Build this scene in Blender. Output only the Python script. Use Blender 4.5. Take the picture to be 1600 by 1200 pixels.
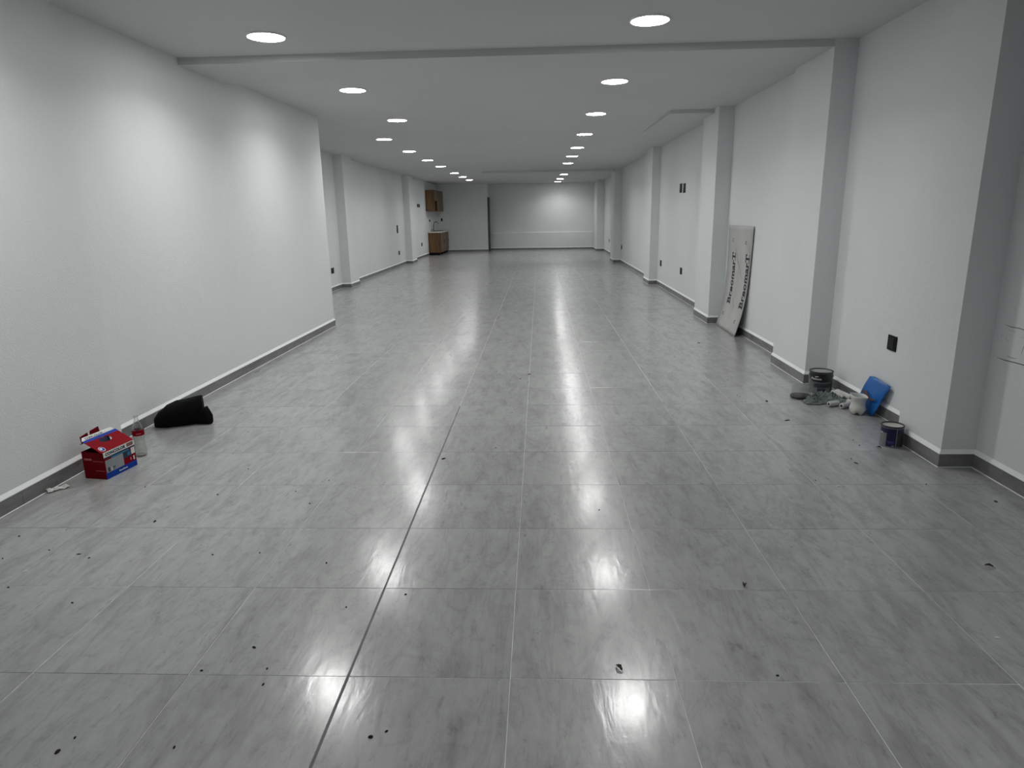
import bpy, bmesh, math, random
from mathutils import Vector, Matrix, noise
random.seed(7)
for o in list(bpy.data.objects): bpy.data.objects.remove(o)
S = bpy.context.scene
COL = S.collection
# ------------------------------------------------------------------ camera
CAM_F, CAM_H = 1043.17, 1.6393
cr = Vector((0.9990519670, 0.0396950596, -0.0178737088))
cu = Vector((0.0075637648, 0.2460529123, 0.9692268846))
cf = Vector((-0.0428713970, 0.9684432181, -0.2455194019))
cam_d = bpy.data.cameras.new('camera'); cam = bpy.data.objects.new('camera', cam_d); COL.objects.link(cam)
cam_d.sensor_width = 36.0; cam_d.lens = CAM_F / 1600 * 36.0; cam_d.clip_start = .05; cam_d.clip_end = 200
m3 = Matrix((cr, cu, -cf)).transposed(); cam.matrix_world = Matrix.Translation((0, 0, CAM_H)) @ m3.to_4x4()
S.camera = cam
# ------------------------------------------------------------------ world / exposure
W = bpy.data.worlds.new('world'); S.world = W; W.use_nodes = True
W.node_tree.nodes['Background'].inputs[0].default_value = (.02, .022, .024, 1)
W.node_tree.nodes['Background'].inputs[1].default_value = 0.2
S.view_settings.view_transform = 'Standard'; S.view_settings.look = 'None'
S.view_settings.gamma = 1; S.view_settings.use_curve_mapping = False
S.view_settings.exposure = 0.0
LAMP_L = 54.0            # radiance of the ceiling light diffusers
LAMP_W = 12.8            # watts of the focused part of each ceiling light
LAMP_COL = (1.0, 1.0, .985, 1)

# ------------------------------------------------------------------ material helpers
def srgb(r, g, b):
    f = lambda c: (c / 255 / 12.92) if c / 255 <= .04045 else ((c / 255 + .055) / 1.055) ** 2.4
    return (f(r), f(g), f(b), 1)
class NT:
    def __init__(s, name):
        s.m = bpy.data.materials.new(name); s.m.use_nodes = True; s.t = s.m.node_tree; s.n = s.t.nodes
        s.b = s.n['Principled BSDF']; s.out = s.n['Material Output']
    def add(s, typ, **kw):
        n = s.n.new(typ)
        for k, v in kw.items():
            if k in ('operation', 'data_type', 'noise_dimensions', 'blend_type', 'feature', 'wave_type', 'bands_direction', 'vector_type'): setattr(n, k, v)
            else: n.inputs[k].default_value = v
        return n
    def link(s, a, ao, b, bi): s.t.links.new(a.outputs[ao], b.inputs[bi])
    def math(s, op, a, b=None):
        n = s.n.new('ShaderNodeMath'); n.operation = op
        for i, v in enumerate((a, b)):
            if v is None: continue
            if isinstance(v, (int, float)): n.inputs[i].default_value = v
            else: s.t.links.new(v, n.inputs[i])
        return n.outputs[0]
    def ramp(s, src, stops):
        n = s.n.new('ShaderNodeValToRGB'); e = n.color_ramp.elements
        while len(e) < len(stops): e.new(.5)
        for k, (p, c) in enumerate(stops): e[k].position = p; e[k].color = c
        s.t.links.new(src, n.inputs[0]); return n.outputs[0]
    def bump(s, src, strength, dist):
        n = s.n.new('ShaderNodeBump'); n.inputs['Strength'].default_value = strength; n.inputs['Distance'].default_value = dist
        s.t.links.new(src, n.inputs['Height']); s.t.links.new(n.outputs[0], s.b.inputs['Normal'])
def mat(name, col, rough=.6, metal=0, var=.0, vscale=20, bump=0, bscale=60, spec=.5):
    k = NT(name); k.b.inputs['Roughness'].default_value = rough; k.b.inputs['Metallic'].default_value = metal
    k.b.inputs['Specular IOR Level'].default_value = spec
    tc = k.add('ShaderNodeTexCoord')
    n = k.add('ShaderNodeTexNoise', Scale=vscale, Detail=4.0); k.link(tc, 'Object', n, 'Vector')
    lo = tuple(c * (1 - var) for c in col[:3]) + (1,); hi = tuple(min(1, c * (1 + var)) for c in col[:3]) + (1,)
    k.t.links.new(k.ramp(n.outputs[0], [(.3, lo), (.7, hi)]), k.b.inputs['Base Color'])
    if bump:
        n2 = k.add('ShaderNodeTexNoise', Scale=bscale, Detail=3.0); k.link(tc, 'Object', n2, 'Vector')
        k.bump(n2.outputs[0], bump, .002)
    return k.m
def plaster(name, col, bs=.35):
    k = NT(name); k.b.inputs['Roughness'].default_value = .75; k.b.inputs['Specular IOR Level'].default_value = .25
    g = k.add('ShaderNodeNewGeometry')
    n = k.add('ShaderNodeTexNoise', Scale=.8, Detail=3.0); k.link(g, 'Position', n, 'Vector')
    k.t.links.new(k.ramp(n.outputs[0], [(.3, tuple(c * .96 for c in col[:3]) + (1,)), (.7, col)]), k.b.inputs['Base Color'])
    n1 = k.add('ShaderNodeTexNoise', Scale=95.0, Detail=3.0, Roughness=.6); k.link(g, 'Position', n1, 'Vector')
    n2 = k.add('ShaderNodeTexNoise', Scale=5.0, Detail=2.0); k.link(g, 'Position', n2, 'Vector')
    s = k.math('ADD', n1.outputs[0], k.math('MULTIPLY', n2.outputs[0], 1.5))
    k.bump(s, bs, .004); return k.m
M = {}
M['wall'] = plaster('white_plaster', (.71, .735, .74, 1), .7)
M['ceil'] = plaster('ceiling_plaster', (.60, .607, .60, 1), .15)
M['fillet'] = plaster('white_fillet', (.86, .88, .88, 1), .1)
def floor_mat(name, scale=1.0, base=1.0, gloss=.27, coat=.6):
    k = NT(name)
    g = k.add('ShaderNodeNewGeometry'); sx = k.add('ShaderNodeSeparateXYZ'); k.link(g, 'Position', sx, 0)
    ix = k.math('FLOOR', k.math('DIVIDE', k.math('ADD', sx.outputs[0], .1189), .6)); iy = k.math('FLOOR', k.math('DIVIDE', k.math('SUBTRACT', sx.outputs[1], 2.0957), .6))
    cx = k.add('ShaderNodeCombineXYZ'); k.t.links.new(ix, cx.inputs[0]); k.t.links.new(iy, cx.inputs[1])
    wn = k.add('ShaderNodeTexWhiteNoise'); k.link(cx, 0, wn, 'Vector')
    off = k.add('ShaderNodeVectorMath', operation='SCALE'); k.link(wn, 'Color', off, 0); off.inputs['Scale'].default_value = 23.0
    add = k.add('ShaderNodeVectorMath', operation='ADD'); k.link(g, 'Position', add, 0); k.link(off, 0, add, 1)
    mp = k.add('ShaderNodeMapping'); mp.inputs['Rotation'].default_value = (0, 0, math.radians(17)); mp.inputs['Scale'].default_value = (1.0, .27, 1.0)
    k.link(add, 0, mp, 0)
    n1 = k.add('ShaderNodeTexNoise', Scale=9.0 * scale, Detail=7.0, Roughness=.62, Distortion=.6); k.link(mp, 0, n1, 'Vector')
    n2 = k.add('ShaderNodeTexNoise', Scale=5.0 * scale, Detail=6.0, Roughness=.6, Distortion=1.1); k.link(mp, 0, n2, 'Vector')
    n3 = k.add('ShaderNodeTexNoise', Scale=70.0, Detail=4.0); k.link(add, 0, n3, 'Vector')
    n4 = k.add('ShaderNodeTexNoise', Scale=34.0 * scale, Detail=6.0, Roughness=.7, Distortion=.4); k.link(mp, 0, n4, 'Vector')
    n5 = k.add('ShaderNodeTexNoise', Scale=16.0 * scale, Detail=8.0, Roughness=.75); k.link(add, 0, n5, 'Vector')
    c0 = k.ramp(n1.outputs[0], [(.28, tuple(base * v for v in (.235, .238, .236)) + (1,)), (.5, tuple(base * v for v in (.33, .333, .331)) + (1,)), (.75, tuple(base * v for v in (.375, .378, .376)) + (1,))])
    ridge = k.math('ABSOLUTE', k.math('SUBTRACT', n2.outputs[0], .5))
    veins = k.ramp(ridge, [(.0, (.84, .84, .845, 1)), (.02, (.95, .95, .95, 1)), (.06, (1, 1, 1, 1))])
    mx = k.add('ShaderNodeMix', data_type='RGBA', blend_type='MULTIPLY'); mx.inputs[0].default_value = 1.0
    k.t.links.new(c0, mx.inputs[6]); k.t.links.new(veins, mx.inputs[7])
    fs = k.math('ADD', k.math('MULTIPLY', n4.outputs[0], .5), k.math('MULTIPLY', n5.outputs[0], .5))
    fine = k.ramp(fs, [(.34, (.60, .60, .605, 1)), (.46, (.94, .95, .95, 1)), (.65, (1.07, 1.07, 1.065, 1))])
    mx2 = k.add('ShaderNodeMix', data_type='RGBA', blend_type='MULTIPLY'); mx2.inputs[0].default_value = 1.0
    k.t.links.new(mx.outputs[2], mx2.inputs[6]); k.t.links.new(fine, mx2.inputs[7])
    tv = k.ramp(wn.outputs[0], [(0, (.95, .95, .95, 1)), (1, (1.03, 1.03, 1.03, 1))])
    mx3 = k.add('ShaderNodeMix', data_type='RGBA', blend_type='MULTIPLY'); mx3.inputs[0].default_value = 1.0
    k.t.links.new(mx2.outputs[2], mx3.inputs[6]); k.t.links.new(tv, mx3.inputs[7])
    k.t.links.new(mx3.outputs[2], k.b.inputs['Base Color'])
    r = k.ramp(n1.outputs[0], [(.3, (gloss + .07,) * 3 + (1,)), (.7, (gloss,) * 3 + (1,))]); k.t.links.new(r, k.b.inputs['Roughness'])
    k.b.inputs['Specular IOR Level'].default_value = .4
    k.b.inputs['Coat Weight'].default_value = coat; k.b.inputs['Coat Roughness'].default_value = .165; k.b.inputs['Coat IOR'].default_value = 1.5
    nb = k.add('ShaderNodeTexNoise', Scale=14.0, Detail=3.0, Distortion=.8); k.link(mp, 0, nb, 'Vector')
    h = k.math('ADD', k.math('MULTIPLY', nb.outputs[0], 1.0), k.math('ADD', k.math('MULTIPLY', n3.outputs[0], .1), k.math('MULTIPLY', n4.outputs[0], .3)))
    k.bump(h, .10, .01)
    k.t.links.new(k.b.inputs['Normal'].links[0].from_socket, k.b.inputs['Coat Normal'])
    return k.m
M['tile'] = floor_mat('floor_tile_ceramic')
M['skirt'] = floor_mat('baseboard_ceramic', 1.0, .55, .35, .2)
M['grout'] = mat('grout_light', (.74, .74, .72, 1), .9, var=.2, vscale=8)
M['grout_dark'] = mat('grout_dark', (.15, .155, .155, 1), .8, var=.2, vscale=8)
M['black'] = mat('black_plastic', (.004, .0045, .005, 1), .5, var=.2, spec=.15)
M['black2'] = mat('black_plastic_key', (.006, .0065, .007, 1), .4, var=.2, spec=.2)
M['trimring'] = mat('lamp_trim', (.85, .85, .82, 1), .5)
k = NT('lamp_diffuser'); k.b.inputs['Base Color'].default_value = (.9, .9, .9, 1)
k.b.inputs['Emission Color'].default_value = LAMP_COL; k.b.inputs['Emission Strength'].default_value = LAMP_L; M['lamp'] = k.m
def wood(name, dark, light, rot=0):
    k = NT(name); tc = k.add('ShaderNodeTexCoord'); mp = k.add('ShaderNodeMapping'); mp.inputs['Scale'].default_value = (9, 9, .5); k.link(tc, 'Object', mp, 0)
    n = k.add('ShaderNodeTexNoise', Scale=1.6, Detail=5.0, Roughness=.6, Distortion=.5); k.link(mp, 0, n, 'Vector')
    k.t.links.new(k.ramp(n.outputs[0], [(.3, dark), (.5, tuple((a + b) / 2 for a, b in zip(dark, light))), (.68, light)]), k.b.inputs['Base Color'])
    k.b.inputs['Roughness'].default_value = .5; return k.m
M['wood'] = wood('walnut_laminate', (.045, .021, .007, 1), (.19, .10, .032, 1))
M['wood2'] = wood('walnut_door', (.10, .057, .03, 1), (.15, .092, .052, 1))
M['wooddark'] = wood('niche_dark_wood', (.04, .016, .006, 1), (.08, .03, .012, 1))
M['steel'] = mat('brushed_steel', (.35, .35, .36, 1), .3, 1.0, var=.1)
M['counter'] = mat('cream_counter', (.62, .61, .55, 1), .35, var=.08)
M['sinkdark'] = mat('sink_steel', (.10, .105, .11, 1), .35, .8, var=.1)

# ------------------------------------------------------------------ mesh helpers
def mk(name, verts, faces, m=None, parent=None, loc=None, smooth=False, mats=None, midx=None):
    me = bpy.data.meshes.new(name); me.from_pydata([tuple(v) for v in verts], [], faces); me.update()
    bm = bmesh.new(); bm.from_mesh(me); bmesh.ops.recalc_face_normals(bm, faces=bm.faces); bm.to_mesh(me); bm.free()
    if mats:
        for q in mats: me.materials.append(q)
        if midx:
            for p, i in zip(me.polygons, midx): p.material_index = i
    elif m: me.materials.append(m)
    if smooth:
        for p in me.polygons: p.use_smooth = True
    return lk(name, me, parent, loc)
def lk(name, me, parent=None, loc=None):
    o = bpy.data.objects.new(name, me); COL.objects.link(o)
    if parent: o.parent = parent
    if loc: o.location = loc
    return o
def empty(name, loc=(0, 0, 0), rz=0):
    o = bpy.data.objects.new(name, None); COL.objects.link(o); o.location = loc; o.rotation_euler = (0, 0, rz); o.empty_display_size = .1; return o
def tag(o, label, cat, group=None):
    o['label'] = label; o['category'] = cat
    if group: o['group'] = group
    return o
def struct(o): o['kind'] = 'structure'; return o
BOXF = [(0, 3, 2, 1), (4, 5, 6, 7), (0, 1, 5, 4), (1, 2, 6, 5), (2, 3, 7, 6), (3, 0, 4, 7)]
def boxv(x0, x1, y0, y1, z0, z1): return [(x0, y0, z0), (x1, y0, z0), (x1, y1, z0), (x0, y1, z0), (x0, y0, z1), (x1, y0, z1), (x1, y1, z1), (x0, y1, z1)]
def box(name, x0, x1, y0, y1, z0, z1, m, parent=None, bev=0):
    o = mk(name, boxv(x0, x1, y0, y1, z0, z1), BOXF, m, parent)
    if bev:
        bm = bmesh.new(); bm.from_mesh(o.data); bmesh.ops.bevel(bm, geom=bm.edges[:], offset=bev, segments=2, affect='EDGES', profile=.6); bm.to_mesh(o.data); bm.free()
    return o
def prism(name, plan, z0, z1, m, parent=None):
    n = len(plan); v = [(x, y, z0) for x, y in plan] + [(x, y, z1) for x, y in plan]
    f = [tuple(range(n - 1, -1, -1)), tuple(range(n, 2 * n))] + [(i, (i + 1) % n, n + (i + 1) % n, n + i) for i in range(n)]
    return mk(name, v, f, m, parent)
def lathe(prof, seg=40, mod=None, cap0=True, cap1=True):
    v = []; f = []
    for i, (r, z) in enumerate(prof):
        for j in range(seg):
            a = 2 * math.pi * j / seg; rr, zz = (r, z) if mod is None else mod(r, z, a)
            v.append((rr * math.cos(a), rr * math.sin(a), zz))
    for i in range(len(prof) - 1):
        for j in range(seg):
            f.append((i * seg + j, i * seg + (j + 1) % seg, (i + 1) * seg + (j + 1) % seg, (i + 1) * seg + j))
    if cap0: f.append(tuple(range(seg - 1, -1, -1)))
    if cap1: f.append(tuple((len(prof) - 1) * seg + j for j in range(seg)))
    return v, f
def tube(pts, r, seg=10, cap=True):
    v = []; f = []; n = len(pts); P = [Vector(p) for p in pts]
    rr = r if isinstance(r, (list, tuple)) else [r] * n
    for i, p in enumerate(P):
        t = (P[min(i + 1, n - 1)] - P[max(i - 1, 0)]).normalized(); up = Vector((0, 0, 1)) if abs(t.z) < .9 else Vector((1, 0, 0))
        a = t.cross(up).normalized(); b = t.cross(a)
        for j in range(seg):
            q = 2 * math.pi * j / seg; v.append(p + (a * math.cos(q) + b * math.sin(q)) * rr[i])
    for i in range(n - 1):
        for j in range(seg): f.append((i * seg + j, i * seg + (j + 1) % seg, (i + 1) * seg + (j + 1) % seg, (i + 1) * seg + j))
    if cap: f += [tuple(range(seg - 1, -1, -1)), tuple((n - 1) * seg + j for j in range(seg))]
    return v, f
def text_geo(s, size=1.0, offset=0.0, space=1.0, res=2):
    cu_ = bpy.data.curves.new('lettering_source', 'FONT'); cu_.body = s; cu_.size = size; cu_.offset = offset; cu_.space_character = space; cu_.resolution_u = res
    o = bpy.data.objects.new('lettering_source', cu_); COL.objects.link(o); bpy.context.view_layer.update()
    me = bpy.data.meshes.new_from_object(o.evaluated_get(bpy.context.evaluated_depsgraph_get()))
    v = [x.co.copy() for x in me.vertices]; f = [tuple(p.vertices) for p in me.polygons]
    bpy.data.objects.remove(o); bpy.data.curves.remove(cu_); bpy.data.meshes.remove(me)
    x0 = min(p.x for p in v); x1 = max(p.x for p in v)
    return [Vector((p.x - x0, p.y, 0)) for p in v], f, x1 - x0

# ------------------------------------------------------------------ THE SETTING
CZ = 3.06
right_pl = [(2.80, -3.0), (2.80, 4.19), (2.585, 4.19), (2.585, 4.72), (2.765, 4.72), (2.765, 6.41), (2.56, 6.41), (2.56, 7.33), (2.74, 7.33),
            (2.74, 10.1), (2.525, 10.1), (2.525, 11.01), (2.72, 11.01), (2.74, 15.87), (2.55, 15.87), (2.55, 16.66), (2.74, 16.66), (2.75, 23.22), (2.51, 23.22), (2.51, 24.29),
            (2.85, 24.29), (2.88, 30.7), (2.55, 30.7), (2.55, 32.5)]
left_pl = [(-3.125, -3.0), (-3.125, 4.62), (-3.245, 4.62), (-3.225, 10.28), (-4.78, 10.28), (-4.78, 16.08), (-4.56, 16.08), (-4.56, 16.85), (-4.75, 16.85), (-4.81, 24.32), (-4.585, 24.32), (-4.585, 25.2), (-4.80, 25.2), (-4.80, 31.9)]
back_l = [(-4.80, 31.9), (-2.40, 31.95)]
back_r = [(-2.38, 32.95), (2.55, 32.5)]
wr = struct(prism('wall_right', right_pl + [(3.4, 32.5), (3.4, -3.0)], -.03, CZ, M['wall']))
wl = struct(prism('wall_left', left_pl + [(-5.4, 31.9), (-5.4, -3.0)], -.03, CZ, M['wall']))
wb = struct(prism('wall_back', back_l + [(-2.40, 32.95), (2.55, 32.5), (3.4, 32.5), (3.4, 33.4), (-5.4, 33.4), (-5.4, 31.9)], -.03, CZ, M['wall']))
wf = struct(box('wall_front', -5.4, 3.4, -3.25, -3.0, -.03, CZ, M['wall']))
# low thickened band with a ledge on the end wall
ld = mk('wall_ledge', [(-2.36, 32.945, .0), (2.54, 32.497, .0), (2.54, 32.427, .0), (-2.36, 32.875, .0), (-2.36, 32.945, .825), (2.54, 32.497, .825), (2.54, 32.427, .80), (-2.36, 32.875, .80)], BOXF, M['wall'], wb)
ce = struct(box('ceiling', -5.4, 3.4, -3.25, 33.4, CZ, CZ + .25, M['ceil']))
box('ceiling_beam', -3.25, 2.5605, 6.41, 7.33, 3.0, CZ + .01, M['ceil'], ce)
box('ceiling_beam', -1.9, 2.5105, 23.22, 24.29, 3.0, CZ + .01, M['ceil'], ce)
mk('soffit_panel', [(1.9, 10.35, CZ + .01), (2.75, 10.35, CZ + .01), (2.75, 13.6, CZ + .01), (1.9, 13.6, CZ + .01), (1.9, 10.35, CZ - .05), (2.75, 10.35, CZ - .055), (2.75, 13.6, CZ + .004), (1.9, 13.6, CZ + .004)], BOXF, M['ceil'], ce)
# floor: grout bed + tiles
fl = struct(box('floor', -5.4, 3.4, -3.25, 33.4, -.25, -.0018, M['grout']))
T = .6; GX, GY = -.1189, 2.0957
def tile_rect(i, j):
    x0 = GX + i * T; x1 = x0 + T; y0 = GY + j * T; y1 = y0 + T
    g = .0012; wide = y0 < 5.2; gl = .0055 if i == -1 and wide else g; gr = .0035 if i == -2 and wide else g
    a, b, c, d = x0 + gl, x1 - gr, y0 + g, y1 - g
    yc = (y0 + y1) / 2
    lo = -3.245 if yc < 10.28 else -4.80
    a = max(a, lo); b = min(b, 2.78 if yc < 24 else 2.87); c = max(c, -2.99); d = min(d, 32.85)
    if b - a < .02 or d - c < .02: return None
    return a, b, c, d
def tile_geo(w, h, t=.0017, bv=.0008):
    v = [(-w / 2, -h / 2, -t), (w / 2, -h / 2, -t), (w / 2, h / 2, -t), (-w / 2, h / 2, -t),
         (-w / 2, -h / 2, -bv), (w / 2, -h / 2, -bv), (w / 2, h / 2, -bv), (-w / 2, h / 2, -bv),
         (-w / 2 + bv, -h / 2 + bv, 0), (w / 2 - bv, -h / 2 + bv, 0), (w / 2 - bv, h / 2 - bv, 0), (-w / 2 + bv, h / 2 - bv, 0)]
    f = [(8, 9, 10, 11)] + [(a, (a + 1) % 4, (a + 1) % 4 + 4, a + 4) for a in range(4)] + [(4 + a, 4 + (a + 1) % 4, 8 + (a + 1) % 4, 8 + a) for a in range(4)]
    return v, f
cache = {}; rest_v, rest_f = [], []; cells = []
for j in range(-9, 52):
    for i in range(-9, 6):
        r = tile_rect(i, j)
        if r: cells.append((j, i, r))
vis = [c for c in cells if c[2][3] > 1.55 and (c[2][2] > 2.6 or c[2][0] < 2.0)]
vis.sort(key=lambda c: c[2][2]); near = {(c[0], c[1]) for c in vis[:300]}
rt = random.Random(3)
for j, i, (a, b, c, d) in cells:
    w, h = round(b - a, 4), round(d - c, 4)
    if (j, i) in near:
        if (w, h) not in cache:
            v, f = tile_geo(w, h); me = bpy.data.meshes.new('tile'); me.from_pydata(v, [], f); me.materials.append(M['tile']); me.update(); cache[(w, h)] = me
        o = lk('tile', cache[(w, h)], fl, ((a + b) / 2, (c + d) / 2, rt.uniform(-.0003, 0)))
        o.rotation_euler = (rt.gauss(0, .0011), rt.gauss(0, .0011), 0)
    else:
        v, f = tile_geo(w, h); n = len(rest_v); tx, ty = rt.gauss(0, .0011), rt.gauss(0, .0011)
        rest_v += [(x + (a + b) / 2, y + (c + d) / 2, z + y * tx - x * ty) for x, y, z in v]; rest_f += [tuple(q + n for q in p) for p in f]
o = mk('tile', rest_v, rest_f, M['tile'], fl); o['kind'] = 'stuff'
box('grout_strip', GX - T - .0035, GX - T + .0055, -2.9, 5.69, -.0019, -.0014, M['grout_dark'], fl)

# baseboards -----------------------------------------------------------
def offs(pl, d, side):
    out = []
    n = len(pl); N = []
    for i in range(n - 1):
        t = (Vector(pl[i + 1]) - Vector(pl[i])).normalized(); N.append(Vector((-t.y, t.x)) * side)
    for i in range(n):
        p = Vector(pl[i])
        if i == 0: out.append(p + N[0] * d)
        elif i == n - 1: out.append(p + N[-1] * d)
        else:
            s = N[i - 1] + N[i]; out.append(p + s * (d / max(.2, (1 + N[i - 1].dot(N[i]))) ))
    return out
BH, BT = .09, .012
full_me = bpy.data.meshes.new('baseboard_tile')
full_me.from_pydata(boxv(.001, .599, 0, BT, .001, BH), [], BOXF); full_me.materials.append(M['skirt']); full_me.update()
full_me2 = bpy.data.meshes.new('baseboard_tile')
full_me2.from_pydata(boxv(.001, .599, -BT, 0, .001, BH), [], [tuple(reversed(f)) for f in BOXF] and BOXF); full_me2.materials.append(M['skirt']); full_me2.update()
def baseboard(name, pl, side, skip_y=-2.99):
    root = struct(empty(name))
    o1 = offs(pl, BT, side)
    for i in range(len(pl) - 1):
        A, B = Vector(pl[i]), Vector(pl[i + 1]); C, D = o1[i], o1[i + 1]
        L = (B - A).length; t = (B - A) / L; n = max(1, math.ceil(L / .6 - .02))
        for q in range(n):
            s0, s1 = q * .6, min(L, (q + 1) * .6)
            first, last = q == 0, q == n - 1
            if not first and not last:
                o = lk('baseboard_tile', full_me if side > 0 else full_me2, root, (A.x + t.x * s0, A.y + t.y * s0, 0)); o.rotation_euler = (0, 0, math.atan2(t.y, t.x)); continue
            N = Vector((-t.y, t.x)) * side * BT
            a = A + t * (s0 + .001); b = A + t * (s1 - .001)
            c = D if last else b + N; d = C if first else a + N
            prism('baseboard_tile', [(p.x, p.y) for p in (a, b, c, d)], .001, BH, M['skirt'], root)
    # plaster fillet sitting on the tiles, and the pale grout line along the floor
    o2 = offs(pl, BT + .001, side); o3 = offs(pl, .0008, side); n = len(pl)
    v = [(p[0], p[1], BH) for p in pl] + [(p.x, p.y, BH) for p in o2] + [(p.x, p.y, BH + .004) for p in o2] + [(p.x, p.y, BH + .03) for p in o3]
    f = []
    for i in range(n - 1): f += [(i, i + 1, n + i + 1, n + i), (n + i, n + i + 1, 2 * n + i + 1, 2 * n + i), (2 * n + i, 2 * n + i + 1, 3 * n + i + 1, 3 * n + i)]
    mk('plaster_fillet', v, f, M['fillet'], root)
    o4 = offs(pl, BT + .004, side)
    v = [(p.x, p.y, .003) for p in o1] + [(p.x, p.y, .0008) for p in o4]
    mk('grout_line', v, [(i, i + 1, n + i + 1, n + i) for i in range(n - 1)], M['fillet'], root)
    return root
baseboard('baseboard_right', right_pl, 1)
baseboard('baseboard_left', left_pl, -1)
baseboard('baseboard_back', back_l, -1)
b2 = baseboard('baseboard_back', [(-2.36, 32.875), (2.54, 32.427)], -1)

# dark door in the side of the back room, seen edge on
dr = struct(empty('door_1', (-2.385, 31.97, 0)))
dm = mat('dark_bronze_door', (.012, .013, .013, 1), .4, var=.2)
box('frame_post', -.012, .045, -.03, .03, 0, 2.45, dm, dr); box('frame_head', -.01, .04, .03, .9, 2.39, 2.45, dm, dr)
box('door_panel', 0, .03, .03, .88, .01, 2.385, dm, dr, .003); v, f = tube([(.03, .12, 1.0), (.075, .12, 1.0), (.075, .24, 1.0)], .009, 8); mk('handle', v, f, M['steel'], dr)

# scratches and marker lines on the near right wall
def scratch(pts, w, m=None):
    v = []; f = []
    for i, (y, z) in enumerate(pts):
        ww = w * (.4 if i in (0, len(pts) - 1) else 1); v += [(2.7994, y, z - ww / 2), (2.7994, y, z + ww / 2), (2.8004, y, z - ww / 2), (2.8004, y, z + ww / 2)]
    for i in range(len(pts) - 1):
        a = 4 * i; f += [(a, a + 1, a + 5, a + 4), (a + 1, a + 3, a + 7, a + 5), (a, a + 2, a + 6, a + 4)]
    mk('wall_mark', v, f, M['markgrey'], wr)
M['markgrey'] = mat('marker_grey', (.06, .065, .065, 1), .8, var=.3)
scratch([(4.10, .945), (4.05, .94), (3.98, .943), (3.90, .938), (3.7, .94)], .004)
scratch([(4.125, .738), (4.05, .736), (3.97, .74), (3.88, .742), (3.7, .745)], .005)
scratch([(4.04, .765), (4.0, .762), (3.96, .765)], .003)
scratch([(4.118, .868), (4.113, .876)], .009)
scratch([(4.078, .855), (4.073, .878)], .007); scratch([(4.06, .858), (4.05, .855)], .004)
scratch([(3.93, .80), (3.92, .84), (3.915, .86)], .012)
scratch([(4.07, .92), (4.0, .915)], .002); scratch([(3.96, .895), (3.88, .9)], .002)

# ------------------------------------------------------------------ CEILING LIGHTS
def lamp_meshes():
    R_ = .155
    v, f = lathe([(R_ - .004, .012), (R_, .0), (R_ - .0015, -.012), (R_ - .007, -.0145), (R_ - .012, -.0135), (R_ - .012, -.006)], 48, cap0=False, cap1=False)
    a = bpy.data.meshes.new('trim_ring'); a.from_pydata(v, [], f); a.materials.append(M['trimring'])
    v, f = lathe([(R_ - .0125, .0), (R_ - .0125, -.009), (R_ - .02, -.0135), (R_ - .05, -.0155), (.03, -.0165)], 48)
    b = bpy.data.meshes.new('diffuser'); b.from_pydata(v, [], f); b.materials.append(M['lamp'])
    for me in (a, b):
        bm = bmesh.new(); bm.from_mesh(me); bmesh.ops.recalc_face_normals(bm, faces=bm.faces); bm.to_mesh(me); bm.free()
        for p in me.polygons: p.use_smooth = len(p.vertices) == 4
    return a, b
ring_me, diff_me = lamp_meshes()
lamp_data = bpy.data.lights.new('lamp_light', 'AREA'); lamp_data.shape = 'DISK'; lamp_data.size = .27; lamp_data.energy = LAMP_W
lamp_data.spread = math.radians(142); lamp_data.color = LAMP_COL[:3]
lampsL = [(-2.17, 5.77), (-2.12, 8.14), (-2.13, 10.65), (-2.89, 13.12), (-2.89, 15.6), (-2.89, 18.13), (-2.87, 20.4), (-2.87, 23.66), (-2.86, 26.05), (-2.85, 28.4)]
lampsR = [(.85, 5.63), (.845, 8.03), (.84, 10.49), (.845, 13.06), (.845, 15.6), (.84, 17.84), (.84, 20.2), (.91, 25.77), (.865, 28.9), (.845, 31.45)]
ordn = ['nearest', 'second', 'third', 'fourth', 'fifth', 'sixth', 'seventh', 'eighth', 'ninth', 'farthest']
def lamp(x, y, label):
    e = tag(empty('ceiling_light', (x, y, CZ)), label, 'ceiling light', 'round ceiling lights in two rows')
    lk('trim_ring', ring_me, e); lk('diffuser', diff_me, e)
    a = bpy.data.objects.new('lamp_light', lamp_data); COL.objects.link(a); a.parent = e; a.location = (0, 0, -.0185)
for s_, L_ in (('left', lampsL), ('right', lampsR)):
    for q, (x, y) in enumerate(L_):
        o_ = ordn[q] if q in (0, 9) else ordn[q] + ' from the camera'
        lamp(x, y, 'round white flush ceiling light, ' + o_ + ' in the ' + s_ + ' row')
lamp(-2.15, 3.3, 'round white flush ceiling light of the left row, just outside the top of the picture')
lamp(.85, .9, 'round white flush ceiling light added unseen above the camera to brighten the near right floor')  # added lamp out of view, lifts the near right floor

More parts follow.
